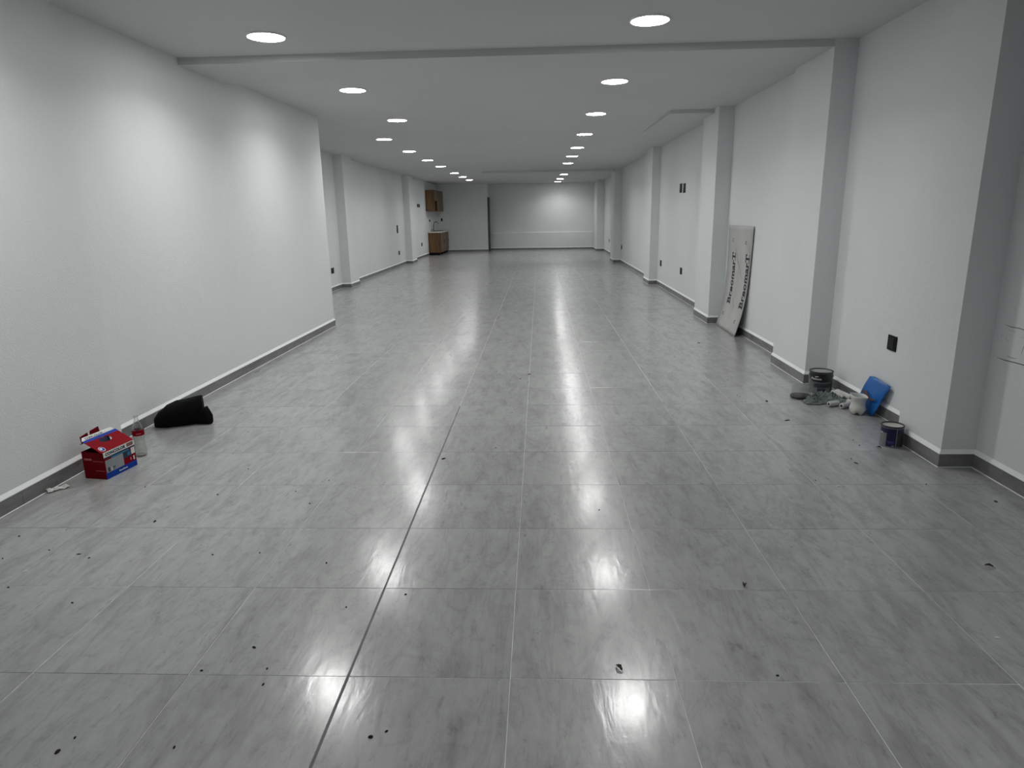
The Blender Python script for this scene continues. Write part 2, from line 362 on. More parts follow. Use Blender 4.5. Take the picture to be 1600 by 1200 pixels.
# ------------------------------------------------------------------ SWITCHES AND OUTLETS
def plate(loc, face, w, h, label, cat, keys=1, group='black wall plates'):
    # face: rotation so that local -y looks into the room
    e = tag(empty('wall_plate', loc, face), label, cat, group)
    box('plate', -w / 2, w / 2, -.009, 0.0, -h / 2, h / 2, M['black'], e, .003)
    kh = (h * .8) / keys
    for q in range(keys):
        z0 = -h * .4 + q * kh
        box('socket_insert', -w * .3, w * .3, -.0125, -.008, z0 + .004, z0 + kh - .004, M['black2'], e, .0015)
    return e
FR, FL = -math.pi / 2, math.pi / 2      # on the right wall (looks to -x) / on the left wall (looks to +x)
plate((2.764, 5.275, .61), FR, .128, .118, 'square black blank plate on the near right wall above the blue bag', 'wall plate')
plate((2.729, 13.50, 2.08), FR, .20, .17, 'farther of the paired black switch plates high on the right wall', 'switch')
plate((2.73, 13.18, 2.07), FR, .20, .17, 'nearer of the paired black switch plates high on the right wall', 'switch')
plate((2.738, 15.43, .52), FR, .17, .13, 'low black outlet beside the fourth right pillar, farther of the lower pair', 'outlet', 2)
plate((2.7285, 13.16, .53), FR, .16, .125, 'low black outlet right of the paired switches, nearer of the lower pair', 'outlet', 2)
plate((2.749, 22.95, .525), FR, .2, .14, 'small black outlet low on the far right wall beside the fifth pillar', 'outlet', 2)
plate((2.869, 28.24, .54), FR, .2, .13, 'faint tiny outlet low on the right wall nearest the end wall', 'outlet', 2)
plate((-4.78, 15.40, .465), FL, .2, .125, 'black outlet on the left recessed wall before its first pillar', 'outlet', 2)
plate((-4.799, 22.97, 1.24), FL, .2, .26, 'tall black switch at waist height on the left wall before second pillar', 'switch', 3)
plate((-4.80, 23.06, .45), FL, .2, .13, 'low black outlet directly below the tall switch on the left wall', 'outlet', 2)
plate((-4.80, 27.45, 2.06), FL, .25, .13, 'left black switch of the pair beside the wall cabinet', 'switch')
plate((-4.80, 27.10, 2.06), FL, .25, .13, 'right black switch of the pair beside the wall cabinet', 'switch')
plate((-4.80, 27.62, .535), FL, .22, .14, 'low black outlet on the left wall beside the base cabinet', 'outlet', 2)
plate((-4.80, 29.9, 1.46), FL, .28, .10, 'small dark outlet under the wall cabinet left of the faucet', 'outlet')
plate((-4.55, 31.904, 1.475), 0, .07, .13, 'small dark outlet on the end wall right of the faucet', 'outlet')

# ------------------------------------------------------------------ KITCHEN
kb = tag(empty('base_cabinet', (-4.795, 29.3, 0)), 'brown wood-grain sink base cabinet on short black legs in the far left corner', 'cabinet')
box('side_panel', 0, .53, 0, .018, .11, .95, M['wood'], kb); box('side_panel', 0, .53, 2.432, 2.45, .11, .95, M['wood'], kb)
box('bottom_panel', 0, .53, .018, 2.432, .11, .13, M['wood'], kb); box('back_panel', 0, .012, .018, 2.432, .13, .95, M['wood'], kb)
for q in range(3):
    d = box('door', .531, .55, .01 + q * .815, .81 + q * .815, .12, .94, M['wood2'], kb, .003)
    y = .01 + q * .815 + (.70 if q % 2 == 0 else .10); v, f = tube([(.55, y, .5), (.575, y, .5), (.575, y, .62), (.55, y, .62)], .006, 6); mk('handle', v, f, M['black'], d)
for x in (.06, .46):
    for y in (.08, .85, 1.6, 2.35):
        v, f = lathe([(.028, .0), (.03, .01), (.02, .02), (.02, .10), (.035, .112)], 16); mk('leg', v, f, M['black'], kb, (x, y, 0), True)
box('toe_kick', .02, .44, .05, 2.4, .005, .11, M['black'], kb)
ct = tag(empty('countertop', (-4.795, 29.27, .95)), 'cream countertop with inset steel sink on the wood base cabinet', 'countertop')
# counter slab with an opening for the basin
xs = [0, .10, .5, .58]; ys = [0, .75, 1.45, 2.55]
v = []; f = []
for a in range(3):
    for b in range(3):
        if (a, b) == (1, 1): continue
        n = len(v); v += boxv(xs[a], xs[a + 1], ys[b], ys[b + 1], 0, .045); f += [tuple(q + n for q in p) for p in BOXF]
mk('slab', v, f, M['counter'], ct)
v = boxv(.105, .495, .755, 1.445, -.14, .066); v += boxv(.12, .48, .77, 1.43, -.13, .066)[0:8]
sk = mk('sink_basin', v, [(0, 3, 2, 1), (0, 1, 5, 4), (1, 2, 6, 5), (2, 3, 7, 6), (3, 0, 4, 7), (8, 9, 10, 11), (8, 9, 13, 12), (9, 10, 14, 13), (10, 11, 15, 14), (11, 8, 12, 15), (4, 5, 13, 12), (5, 6, 14, 13), (6, 7, 15, 14), (7, 4, 12, 15)], M['sinkdark'], ct)
v, f = lathe([(.07, .045), (.07, .06), (.062, .07), (.045, .072), (.0, .072)], 20)
fa = tag(empty('kitchen_faucet', (-4.745, 30.6, .996)), 'tall dark gooseneck faucet rising behind the sink', 'faucet')
arc = [(0, 0, 0), (0, 0, .12)] + [(.12 - .12 * math.cos(a), 0, .22 + .19 * math.sin(a)) for a in [math.pi * q / 12 * .9 for q in range(0, 12)]]
v, f = tube(arc, .014, 10); mk('spout', v, f, M['sinkdark'], fa, None, True)
v, f = lathe([(.03, 0), (.03, .02), (.02, .05), (.018, .06)], 16); mk('base', v, f, M['sinkdark'], fa, None, True)
v, f = tube([(0, -.02, .04), (0, -.09, .06)], .008, 8); mk('lever', v, f, M['sinkdark'], fa)
sp = tag(empty('soap_pump', (-4.73, 29.85, .995)), 'short metal soap pump on the counter left of the faucet', 'soap pump')
v, f = lathe([(.025, 0), (.025, .02), (.012, .03), (.012, .08)], 14); mk('body', v, f, M['sinkdark'], sp, None, True); v, f = tube([(0, 0, .08), (.07, 0, .085)], .008, 8); mk('nozzle', v, f, M['sinkdark'], sp)
kw = tag(empty('wall_cabinet', (-4.795, 29.0, 1.85)), 'brown wood-grain wall cabinet with open lower niche hung above the sink', 'cabinet')
# near section: closed top with open niche below; far section closed
box('body', 0, .36, .82, 2.6, 0, .87, M['wood'], kw)
box('side_panel', 0, .385, 0, .02, 0, .87, M['wood'], kw)
box('body', 0, .36, .02, .82, .43, .87, M['wood'], kw)
box('niche_back', 0, .02, .02, .82, .0, .43, M['wooddark'], kw); box('niche_shelf', .02, .36, .02, .82, 0, .02, M['wooddark'], kw); box('niche_side', .02, .36, .80, .82, .02, .43, M['wooddark'], kw)
box('door', .361, .38, .022, .815, .435, .868, M['wood2'], kw, .003)
for q in range(2): box('door', .361, .38, .825 + q * .89, 1.71 + q * .88, .002, .868, M['wood2'], kw, .003)

# ------------------------------------------------------------------ LEANING BOARD
M['board'] = mat('grey_cardboard', (.46, .455, .45, 1), .6, var=.08, vscale=4)
M['boardedge'] = mat('board_edge', (.06, .06, .055, 1), .8, var=.3)
M['ink'] = mat('printed_ink', (.012, .012, .012, 1), .7, var=.3, vscale=60)
M['inkgrey'] = mat('faded_ink', (.11, .11, .11, 1), .7, var=.3, vscale=30)
bd = tag(empty('printed_board', (0, 0, 0)), 'thin grey board with two lines of black print leaning on the right wall', 'board')
PR = [(0.0, 2.592), (.156, 2.634), (.325, 2.673), (.55, 2.702), (.743, 2.716), (1.07, 2.722), (1.44, 2.7225)]
def bx(z):
    for (z0, x0), (z1, x1) in zip(PR, PR[1:]):
        if z <= z1 or z1 == PR[-1][0]:
            t = (z - z0) / (z1 - z0); return x0 + (x1 - x0) * t
def bxs(z): return sum(bx(min(1.44, max(0, z + d))) for d in (-.09, -.05, 0, .05, .09)) / 5 if .09 < z < 1.35 else bx(z)
def bpt(u, z, off=0): # u 0..1 from near (right in picture) to far edge
    y0 = 8.93 - .11 * z / 1.44; y1 = 9.99 - .02 * z / 1.44
    return Vector((bxs(z) + .025 * u * (1 - z / 1.44) - off, y0 + (y1 - y0) * u, z))
v = []; f = []; NZ, NU = 28, 4
for side in (0, 1):
    for a in range(NZ + 1):
        for b in range(NU + 1): v.append(bpt(b / NU, 1.44 * a / NZ + .001, -.007 * side))
o_ = (NZ + 1) * (NU + 1)
for a in range(NZ):
    for b in range(NU):
        q = a * (NU + 1) + b; f.append((q, q + 1, q + NU + 2, q + NU + 1)); f.append((o_ + q, o_ + q + NU + 1, o_ + q + NU + 2, o_ + q + 1))
for a in range(NZ):
    for b in (0, NU): q = a * (NU + 1) + b; f.append((q, q + NU + 1, o_ + q + NU + 1, o_ + q))
for a in (0, NZ):
    for b in range(NU): q = a * (NU + 1) + b; f.append((q, q + 1, o_ + q + 1, o_ + q))
nf = 2 * NZ * NU
mk('panel', v, f, None, bd, None, True, [M['board'], M['boardedge']], [0] * nf + [1] * (len(f) - nf))
bd.children[0].data.polygons.foreach_set('use_smooth', [i < nf for i in range(len(f))])
def board_text(s, u_base, z0, z1, hgt):
    V, Fa, wd = text_geo(s, 1.0, .034, 1.05); sc = (z1 - z0) / wd
    # text runs upward; letter tops point toward the far edge (left in the picture)
    V2 = [bpt(u_base + p.y * hgt, z0 + p.x * sc, .0008) for p in V]
    mk('lettering', V2, Fa, M['ink'], bd)
    return sc
def board_bar(u0, u1, z0, z1, m='ink'):
    P = [bpt(u0, z0, .0008), bpt(u1, z0, .0008), bpt(u1, z1, .0008), bpt(u0, z1, .0008)]; mk('print_mark', P, [(0, 1, 2, 3)], M[m], bd)
for ub in (.06, .63):
    za, zb = (.37, 1.075) if ub < .3 else (.37, 1.07)
    board_text('BreomarT', ub, za, zb, .21)
    # slab serifs on the stems
    L9 = zb - za
    for q in (.0, .215, .55, .64, .73, .86, .955):
        board_bar(ub - .008, ub + .012, za + L9 * q - .012, za + L9 * q + .035)
    board_bar(ub + .135, ub + .152, za - .02, za + L9 * .03); board_bar(ub + .09, ub + .15, zb - .012, zb + .006)
for u, z in ((.24, 1.22), (.78, 1.24), (.2, .17), (.8, .2)):
    for q in range(5):
        a = q * 1.9; board_bar(u + .03 * math.cos(a) - .012, u + .03 * math.cos(a) + .012, z + .02 * math.sin(a) - .008, z + .02 * math.sin(a) + .008, 'inkgrey')
rb = random.Random(5)
for (u, z), (u2, z2) in (((.62, 1.12), (.52, .98)), ((.5, .97), (.38, .84)), ((.38, .84), (.25, .72)), ((.55, 1.0), (.42, .87)), ((.66, 1.08), (.62, 1.0)), ((.5, .45), (.46, .36)), ((.42, .38), (.43, .31))):
    P = [bpt(u, z, .0008), bpt(u + .012, z, .0008), bpt(u2 + .006, z2, .0008), bpt(u2, z2, .0008)]; mk('scuff', P, [(0, 1, 2, 3)], M['inkgrey'], bd)

# ------------------------------------------------------------------ RED CARTON
M['red'] = mat('carton_red', srgb(128, 0, 20), .6, var=.08, spec=.08)
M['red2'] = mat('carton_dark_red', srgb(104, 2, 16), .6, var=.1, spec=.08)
M['cwhite'] = mat('carton_white', srgb(222, 220, 216), .45, var=.04)
M['navy'] = mat('carton_navy', srgb(18, 30, 62), .5, var=.1)
M['cblue'] = mat('carton_blue', srgb(14, 58, 150), .55, var=.08, spec=.15)
M['cteal'] = mat('carton_teal', srgb(24, 108, 148), .45, var=.08)
M['cgrey'] = mat('carton_photo_grey', srgb(138, 142, 146), .5, var=.12, vscale=6)
M['pinkish'] = mat('carton_pale_red', srgb(168, 90, 98), .5, var=.1)
M['inside'] = mat('carton_inside', srgb(70, 62, 56), .9, var=.1)
cb = tag(empty('paint_carton', (-2.85, 3.99, 0), -math.radians(8.4)), 'red gable-top paint carton with white lettered band by the left wall', 'carton')
# local: x = 0 at the long front, negative toward the wall; y along the long side
CW, CL, CE = .163, .275, .185; RX, RZ = -.13, .258
def quad(name, pts, m, parent, th=.0016, nrm=None):
    P = [Vector(p) for p in pts]; n = nrm or (P[1] - P[0]).cross(P[2] - P[0]).normalized()
    k_ = len(P); v = P + [p - n * th for p in P]
    f = [tuple(range(k_)), tuple(range(2 * k_ - 1, k_ - 1, -1))] + [(i, k_ + i, k_ + (i + 1) % k_, (i + 1) % k_) for i in range(k_)]
    return mk(name, v, f, m, parent)
quad('front_panel', [(0, 0, 0), (0, CL, 0), (0, CL, CE), (0, 0, CE)], M['red'], cb)
quad('back_panel', [(-CW, CL, 0), (-CW, 0, 0), (-CW, 0, CE), (-CW, CL, CE)], M['red'], cb)
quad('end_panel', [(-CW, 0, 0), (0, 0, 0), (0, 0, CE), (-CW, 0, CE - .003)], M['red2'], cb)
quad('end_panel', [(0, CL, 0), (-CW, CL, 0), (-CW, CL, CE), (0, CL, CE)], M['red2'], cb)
quad('base_panel', [(-CW, 0, .002), (-CW, CL, .002), (0, CL, .002), (0, 0, .002)], M['inside'], cb)
# roof with hand slot: built as strips around an oval opening
def roofp(u, w, off=0.0): # u along (0..1 of length), w from eave 0 to ridge 1
    d = Vector((RX, 0, RZ - CE)); n = Vector((RZ - CE, 0, -RX)).normalized()
    return Vector((0, -.012 + u * (CL + .012), CE)) + d * w + n * off
NS = 24; ov = [(.5 + .17 * math.cos(2 * math.pi * q / NS), .66 + .17 * math.sin(2 * math.pi * q / NS)) for q in range(NS)]
def edge_pt(a):
    c, s = math.cos(a), math.sin(a); t = min((.5 / abs(c)) if abs(c) > 1e-6 else 9, ((.34 if s > 0 else .66) / abs(s)) if abs(s) > 1e-6 else 9)
    return (.5 + c * t, .66 + s * t)
ang = [2 * math.pi * q / NS for q in range(NS)]
outer = [edge_pt(a) for a in ang]
for cx_, cy_ in ((0, 0), (1, 0), (1, 1), (0, 1)):
    k_ = min(range(NS), key=lambda q: (outer[q][0] - cx_) ** 2 + (outer[q][1] - cy_) ** 2); outer[k_] = (cx_, cy_)
v = [roofp(*p, .0012) for p in ov] + [roofp(*p, .0012) for p in outer] + [roofp(*p, -.0006) for p in ov] + [roofp(*p, -.0006) for p in outer]
f = []
for q in range(NS):
    r_ = (q + 1) % NS; f += [(q, r_, NS + r_, NS + q), (2 * NS + q, 3 * NS + q, 3 * NS + r_, 2 * NS + r_), (q, 2 * NS + q, 2 * NS + r_, r_), (NS + q, NS + r_, 3 * NS + r_, 3 * NS + q)]
rf = mk('roof_panel', v, f, M['red'], cb)
quad('slot_flap', [roofp(.34, .82, -.001), roofp(.68, .82, -.001), roofp(.68, .60, -.03), roofp(.34, .60, -.03)], M['navy'], cb)  # flap spans the slot; its dark navy stands in for the shade inside
quad('ridge_band', [roofp(.0, .86, .002), roofp(1, .84, .002), roofp(1, 1.0, .002), roofp(0, 1.0, .002)], M['cblue'], cb, .0006)
# standing white lip along the ridge and torn red flaps behind it
quad('ridge_lip', [(RX, -.012, RZ), (RX, CL, RZ - .004), (RX - .014, CL - .02, RZ + .018), (RX - .02, -.01 + .02, RZ + .018)], M['cwhite'], cb)
quad('back_roof_panel', [(RX, .0, RZ - .002), (-CW + .001, .0, .232), (-CW + .001, CL, .232), (RX, CL, RZ - .002)], M['inside'], cb)
quad('torn_flap', [(-CW - .004, .02, .235), (-CW - .004, .09, .24), (-CW - .010, .085, .290), (-CW - .010, .02, .278)], M['red2'], cb)
quad('torn_flap', [(-CW + .002, .085, .235), (-CW + .002, .18, .24), (-CW - .004, .175, .306), (-CW - .004, .10, .296)], M['red2'], cb)
def fp(y, z, off=.0009): return Vector((off, y, z))
def frect(name, y0, y1, z0, z1, m, off=.0009, par=cb): return quad(name, [fp(y0, z0, off), fp(y1, z0, off), fp(y1, z1, off), fp(y0, z1, off)], M[m], par, .0006)
frect('print_band', 0, CL, .148, CE - .001, 'cwhite'); frect('print_band', 0, CL, 0, .04, 'cblue'); frect('print_band', .0, CL, .139, .148, 'navy'); frect('print_panel', .06, .22, .128, .1385, 'cteal')
frect('photo_panel', .006, .162, .041, .127, 'cgrey'); frect('print_panel', .163, .235, .085, .127, 'navy'); frect('print_panel', .237, .27, .093, .137, 'cwhite'); frect('print_panel', .2, .225, .095, .118, 'cteal', .0016)
frect('print_panel', .02, .036, .046, .075, 'navy', .0016); frect('print_panel', .05, .057, .046, .07, 'cwhite', .0016); frect('print_panel', .06, .085, .06, .067, 'navy', .0016); frect('print_panel', .06, .08, .05, .053, 'navy', .0016)
frect('gold_stamp', .205, .262, .156, .178, 'inside', .0016)
def ftext(s, y0, z0, wid, hgt, m, off=.0022, slant=.0):
    V, Fa, wd = text_geo(s, 1.0, .045, 1.04); hy = max(p.y for p in V)
    mk('lettering', [fp(y0 + p.x / wd * wid + slant * p.y / hy * hgt, z0 + p.y / hy * hgt, off) for p in V], Fa, M[m], cb)
ftext('CONCOLOR', .014, .1565, .178, .021, 'navy'); ftext('1', .247, .052, .012, .026, 'cwhite')
for q in range(4): frect('print_mark', .209 + q * .0128, .219 + q * .0128, .162, .172, 'pinkish', .0022)
frect('print_mark', .222, .226, .056, .074, 'cwhite', .0022)
for q in range(8): frect('print_mark', .11 + q * .0095, .117 + q * .0095, .016, .026 if q in (0, 4) else .023, 'cwhite', .0022)
# lettered ridge band and round badge on the roof
V, Fa, wd = text_geo('CONCOLOR', 1.0, .02); hy = max(p.y for p in V)
mk('lettering', [Vector((RX - .0005 - .013 * p.y / hy - .001, .02 + p.x / wd * .15, RZ + .0035 + .010 * p.y / hy)) + Vector((.0012, 0, .0016)) for p in V], Fa, M['navy'], cb)
def disc(name, cu_, cw_, ru, rw, m, off): mk(name, [roofp(cu_ + ru * math.cos(2 * math.pi * q / 20), cw_ + rw * math.sin(2 * math.pi * q / 20), off) for q in range(20)] , [tuple(range(20))], M[m], cb)
disc('badge', .13, .2, .075, .15, 'cwhite', .002); disc('badge', .13, .2, .062, .125, 'cblue', .0026); disc('badge', .115, .22, .03, .06, 'cwhite', .0032)
# pale print on the end panel
def erect(x0, x1, z0, z1, m='cwhite'): quad('print_line', [(x0, -.0009, z0), (x1, -.0009, z0), (x1, -.0009, z1), (x0, -.0009, z1)], M[m], cb, .0006)
erect(-.15, -.093, .128, .140, 'pinkish'); erect(-.085, -.005, .121, .1245, 'pinkish'); erect(-.075, -.005, .056, .0595, 'pinkish'); erect(-.085, -.05, .135, .1365, 'red'); erect(-.155, -.005, .165, .169, 'red'); erect(-.155, -.1, .15, .153, 'red')

# ------------------------------------------------------------------ GLASS BOTTLE
k = NT('clear_glass'); tr = k.add('ShaderNodeBsdfTransparent'); tr.inputs[0].default_value = (.965, .975, .96, 1); gl = k.add('ShaderNodeBsdfGlossy'); gl.inputs['Roughness'].default_value = .06
lw = k.add('ShaderNodeLayerWeight'); lw.inputs[0].default_value = .35; mx = k.add('ShaderNodeMixShader'); r_ = k.math('ADD', k.math('MULTIPLY', lw.outputs['Facing'], .45), .05)
k.t.links.new(r_, mx.inputs[0]); k.link(tr, 0, mx, 1); k.link(gl, 0, mx, 2); k.t.links.new(mx.outputs[0], k.out.inputs[0]); M['glass'] = k.m
bt = tag(empty('glass_bottle', (-2.89, 4.45, 0)), 'empty clear glass bottle with red label standing beside the red carton', 'bottle')
prof = [(.026, .004), (.035, .0), (.039, .008), (.040, .03), (.0385, .06), (.035, .09), (.034, .11), (.036, .13), (.0385, .15), (.0385, .195), (.034, .215), (.026, .235), (.018, .255), (.0145, .272), (.014, .285), (.0165, .288), (.0165, .296), (.0135, .299)]
inner = [(r - .0025, z) for r, z in reversed(prof[1:])]
v, f = lathe(prof + inner, 36, None, False, False); mk('glass_body', v, f, M['glass'], bt, None, True)
v, f = lathe([(.0393, .156), (.0398, .158), (.0398, .193), (.0393, .195)], 36, None, False, False); lab = mk('label_band', v, f, M['red'], bt, None, True)
v, f = lathe([(.03, .0045), (.036, .0085), (.036, .011), (.001, .007)], 30); mk('bottle_base', v, f, mat('thick_base_glass', (.22, .24, .19, 1), .2, var=.2), bt, None, True)
a0 = math.atan2(-4.46, 2.865)
for z, hw in ((.168, .4),): 
    P = []; 
    for q in range(9): a = a0 - hw + 2 * hw * q / 8; P += [(.0402 * math.cos(a), .0402 * math.sin(a), z), (.0402 * math.cos(a), .0402 * math.sin(a), z + .007)]
    mk('label_print', P, [(2 * q, 2 * q + 2, 2 * q + 3, 2 * q + 1) for q in range(8)], M['pinkish'], bt)

# ------------------------------------------------------------------ BLACK BAG
k = NT('black_fabric'); k.b.inputs['Base Color'].default_value = (.0035, .0035, .004, 1); k.b.inputs['Roughness'].default_value = .9; k.b.inputs['Specular IOR Level'].default_value = .12
tc = k.add('ShaderNodeTexCoord'); n = k.add('ShaderNodeTexNoise', Scale=45.0, Detail=4.0); k.link(tc, 'Object', n, 'Vector'); k.bump(n.outputs[0], .4, .004); M['bagblk'] = k.m
def loft(secs, seg=28, wr_=.008, sd=0):
    # secs: (cx, cy, half_width_along_dir, height, z0); section plane perpendicular to path
    v = []; f = []; n = len(secs)
    for i, (cx, cy, hw, h, z0) in enumerate(secs):
        a = secs[min(i + 1, n - 1)]; b = secs[max(i - 1, 0)]; t = Vector((a[0] - b[0], a[1] - b[1])).normalized(); nn = Vector((-t.y, t.x))
        for j in range(seg):
            q = 2 * math.pi * j / seg; c, s = math.cos(q), math.sin(q)
            e = .75; X = math.copysign(abs(c) ** e, c) * hw; Z = z0 + h * (.5 + .5 * math.copysign(abs(s) ** e, s))
            p = Vector((cx + nn.x * X, cy + nn.y * X, Z)); d = noise.noise(p * 16 + Vector((sd, 0, 0))) * wr_ + noise.noise(p * 38 + Vector((0, sd, 0))) * wr_ * .4
            p += Vector((nn.x * c, nn.y * c, max(0, s))) * d; p.z = max(.001, p.z); v.append(p)
    for i in range(n - 1):
        for j in range(seg): f.append((i * seg + j, i * seg + (j + 1) % seg, (i + 1) * seg + (j + 1) % seg, (i + 1) * seg + j))
    f += [tuple(range(seg - 1, -1, -1)), tuple((n - 1) * seg + j for j in range(seg))]
    return v, f
bg = tag(empty('cloth_bag', (0, 0, 0)), 'slumped black cloth bag lying by the left baseboard', 'bag')
secs = [(-3.175, 5.13, .02, .05, 0), (-3.155, 5.13, .06, .09, 0), (-3.12, 5.135, .09, .135, 0), (-3.07, 5.15, .105, .175, 0), (-3.0, 5.18, .105, .20, 0), (-2.93, 5.21, .095, .21, 0), (-2.87, 5.24, .085, .22, 0), (-2.835, 5.255, .078, .228, 0), (-2.822, 5.26, .074, .226, 0)]
v, f = loft(secs, 32, .012, 3); mk('bag_body', v, f, M['bagblk'], bg, None, True)
secs = [(-2.86, 5.22, .045, .085, 0), (-2.83, 5.215, .05, .092, 0), (-2.805, 5.21, .05, .108, 0), (-2.785, 5.205, .045, .145, 0), (-2.772, 5.203, .042, .150, 0), (-2.757, 5.20, .04, .128, 0), (-2.742, 5.195, .035, .10, 0), (-2.734, 5.19, .02, .05, .01)]
v, f = loft(secs, 24, .008, 9); mk('bag_flap', v, f, M['bagblk'], bg, None, True)

# ------------------------------------------------------------------ CRUMPLED PAPER
M['paper'] = mat('white_paper', (.62, .61, .57, 1), .8, var=.08)
pp = bpy.data.meshes.new('crumpled_tissue')
v = []; f = []; NX, NY = 18, 9
for a in range(NX + 1):
    for b in range(NY + 1):
        x = -.06 + .12 * a / NX; y = (-.018 + .036 * b / NY) * (1.1 if a < 5 or a > 12 else .7)
        z = .006 + .02 * abs(noise.noise(Vector((x * 30, y * 55, 1)))) + .016 * (1 - (2 * b / NY - 1) ** 2) * (.5 + .5 * math.sin(a * .9)); v.append((x + .006 * noise.noise(Vector((x * 40, y * 60, 4))), y + .008 * noise.noise(Vector((x * 30, 3, y * 40))), z))
for a in range(NX):
    for b in range(NY): q = a * (NY + 1) + b; f.append((q, q + 1, q + NY + 2, q + NY + 1))
o = mk('crumpled_tissue', v, f, M['paper'], None, (-3.062, 3.82, 0)); o.rotation_euler = (0, 0, math.radians(52))
md = o.modifiers.new('thickness', 'SOLIDIFY'); md.thickness = .006; md.offset = -1
tag(o, 'small crumpled white tissue on the floor against the left baseboard', 'tissue')

# ------------------------------------------------------------------ PAINT CANS
M['canblk'] = mat('can_black_print', (.008, .008, .01, 1), .35, var=.2)
M['cangrey'] = mat('can_grey_print', (.11, .112, .12, 1), .4, var=.12, vscale=10)
M['candark'] = mat('can_dark_panel', (.035, .037, .045, 1), .4, var=.2, vscale=14)
M['canlid'] = mat('can_lid_smeared', (.42, .42, .42, 1), .3, .5, var=.35, vscale=18)
M['cannavy'] = mat('can_navy_print', srgb(12, 16, 62), .35, var=.1)
M['cansilver'] = mat('can_silver_print', srgb(120, 124, 126), .35, .3, var=.2, vscale=12)
M['lidcream'] = mat('cream_paint_lid', (.46, .45, .42, 1), .4, var=.12, vscale=12)
def can(root, R_, h, body, rim, lid):
    v, f = lathe([(R_ * .96, 0), (R_ * .985, .003), (R_ * .985, .007), (R_ * .955, .011), (R_ * .955, h - .014), (R_ * .985, h - .010), (R_ * .985, h - .006)], 48, None, True, False); mk('can_body', v, f, body, root, None, True)
    v, f = lathe([(R_ * .985, h - .008), (R_, h - .004), (R_, h), (R_ * .97, h + .003), (R_ * .9, h + .002), (R_ * .89, h - .006)], 48, None, False, False); mk('rim', v, f, rim, root, None, True)
    v, f = lathe([(R_ * .895, h - .006), (R_ * .84, h - .0055), (R_ * .8, h - .010), (R_ * .3, h - .0105), (.001, h - .0105)], 48, None, False, True); mk('lid', v, f, lid, root, None, True)
def wrap(name, root, R_, a0, a1, zlo, zhi, m, n=32, off=.0008):
    P = []
    for q in range(n + 1):
        t = q / n; a = a0 + (a1 - a0) * t; zl = zlo(t) if callable(zlo) else zlo; zh = zhi(t) if callable(zhi) else zhi
        P += [((R_ + off) * math.cos(a), (R_ + off) * math.sin(a), zl), ((R_ + off) * math.cos(a), (R_ + off) * math.sin(a), zh)]
    return mk(name, P, [(2 * q, 2 * q + 2, 2 * q + 3, 2 * q + 1) for q in range(n)], m, root, None, True)
def wrap_text(s, root, R_, ac, wid, z0, hgt, m, off=.0018):
    V, Fa, wd = text_geo(s, 1.0, .02); hy = max(p.y for p in V)
    mk('lettering', [((R_ + off) * math.cos(ac + (p.x / wd - .5) * wid), (R_ + off) * math.sin(ac + (p.x / wd - .5) * wid), z0 + p.y / hy * hgt) for p in V], Fa, m, root)
c1 = tag(empty('paint_can', (2.59, 6.11, 0)), 'large black and grey paint can with metal lid behind the pile of rags', 'paint can')
R1, H1 = .105, .196; can(c1, R1, H1, M['cangrey'], M['canblk'], M['canlid'])
ac = math.atan2(-6.11, -2.59); Rb = R1 * .955
wrap('label_band', c1, Rb, ac - 1.55, ac + 1.6, lambda t: .118 + .055 * max(0, (.28 - t) / .28) ** 1.3 - .012 * math.sin(t * math.pi) , H1 - .014, M['canblk'])
wrap('label_panel', c1, Rb, ac - .55, ac + 1.05, .055, .092, M['candark']); wrap('label_panel', c1, Rb, ac + 1.05, ac + 1.25, .0, .12, M['canblk']); wrap('label_panel', c1, Rb, ac - .2, ac + .5, .02, .048, M['candark'])
wrap_text('Pintuco', c1, Rb, ac - .38, .95, .1265, .02, M['cwhite'])
for dz, a_, w_ in ((.152, ac - .42, .12), (.155, ac - .27, .12)):
    v = [((Rb + .0018) * math.cos(a), (Rb + .0018) * math.sin(a), z) for a, z in ((a_ - w_, dz + .006), (a_ + w_, dz + .004), (a_ + .02, dz - .004))]; mk('logo_mark', v, [(0, 1, 2)], M['cwhite'], c1)
for s_ in (-1, 1):
    a = ac + s_ * math.pi / 2; v, f = lathe([(.013, 0), (.013, .004), (.008, .006)], 16); o = mk('handle_ear', v, f, M['steel'], c1, (Rb * math.cos(a), Rb * math.sin(a), H1 - .045)); o.rotation_euler = (math.pi / 2, 0, a + math.pi / 2)
hp = [(Rb * 1.03 * math.cos(ac + math.pi / 2 + math.pi * q / 14), Rb * 1.03 * math.sin(ac + math.pi / 2 + math.pi * q / 14), H1 - .045 - .05 * math.sin(math.pi * q / 14)) for q in range(15)]
v, f = tube(hp, .0018, 6); mk('wire_handle', v, f, M['steel'], c1)
c2 = tag(empty('paint_can', (2.490, 4.615, 0)), 'small navy paint can with cream lid standing alone nearest the camera', 'paint can')
R2, H2 = .076, .152; can(c2, R2, H2, M['cansilver'], M['canblk'], M['lidcream']); ac = math.atan2(-4.6, -2.5); Rb = R2 * .955
wrap('label_band', c2, Rb, ac - 2.0, ac + 2.0, H2 * .68, H2 - .014, M['cannavy']); wrap('label_panel', c2, Rb, ac - .42, ac + .42, .003, H2 * .7, M['cannavy']); wrap('label_stripe', c2, Rb, ac + .42, ac + .50, .003, H2 - .014, M['cansilver'], 6); wrap('label_panel', c2, Rb, ac + .5, ac + 1.9, .003, H2 * .7, M['candark']); wrap('label_stripe', c2, Rb, ac - .55, ac - .42, .003, H2 * .66, M['cansilver'], 6)
M['bluetext'] = mat('pale_blue_print', srgb(70, 80, 150), .5)
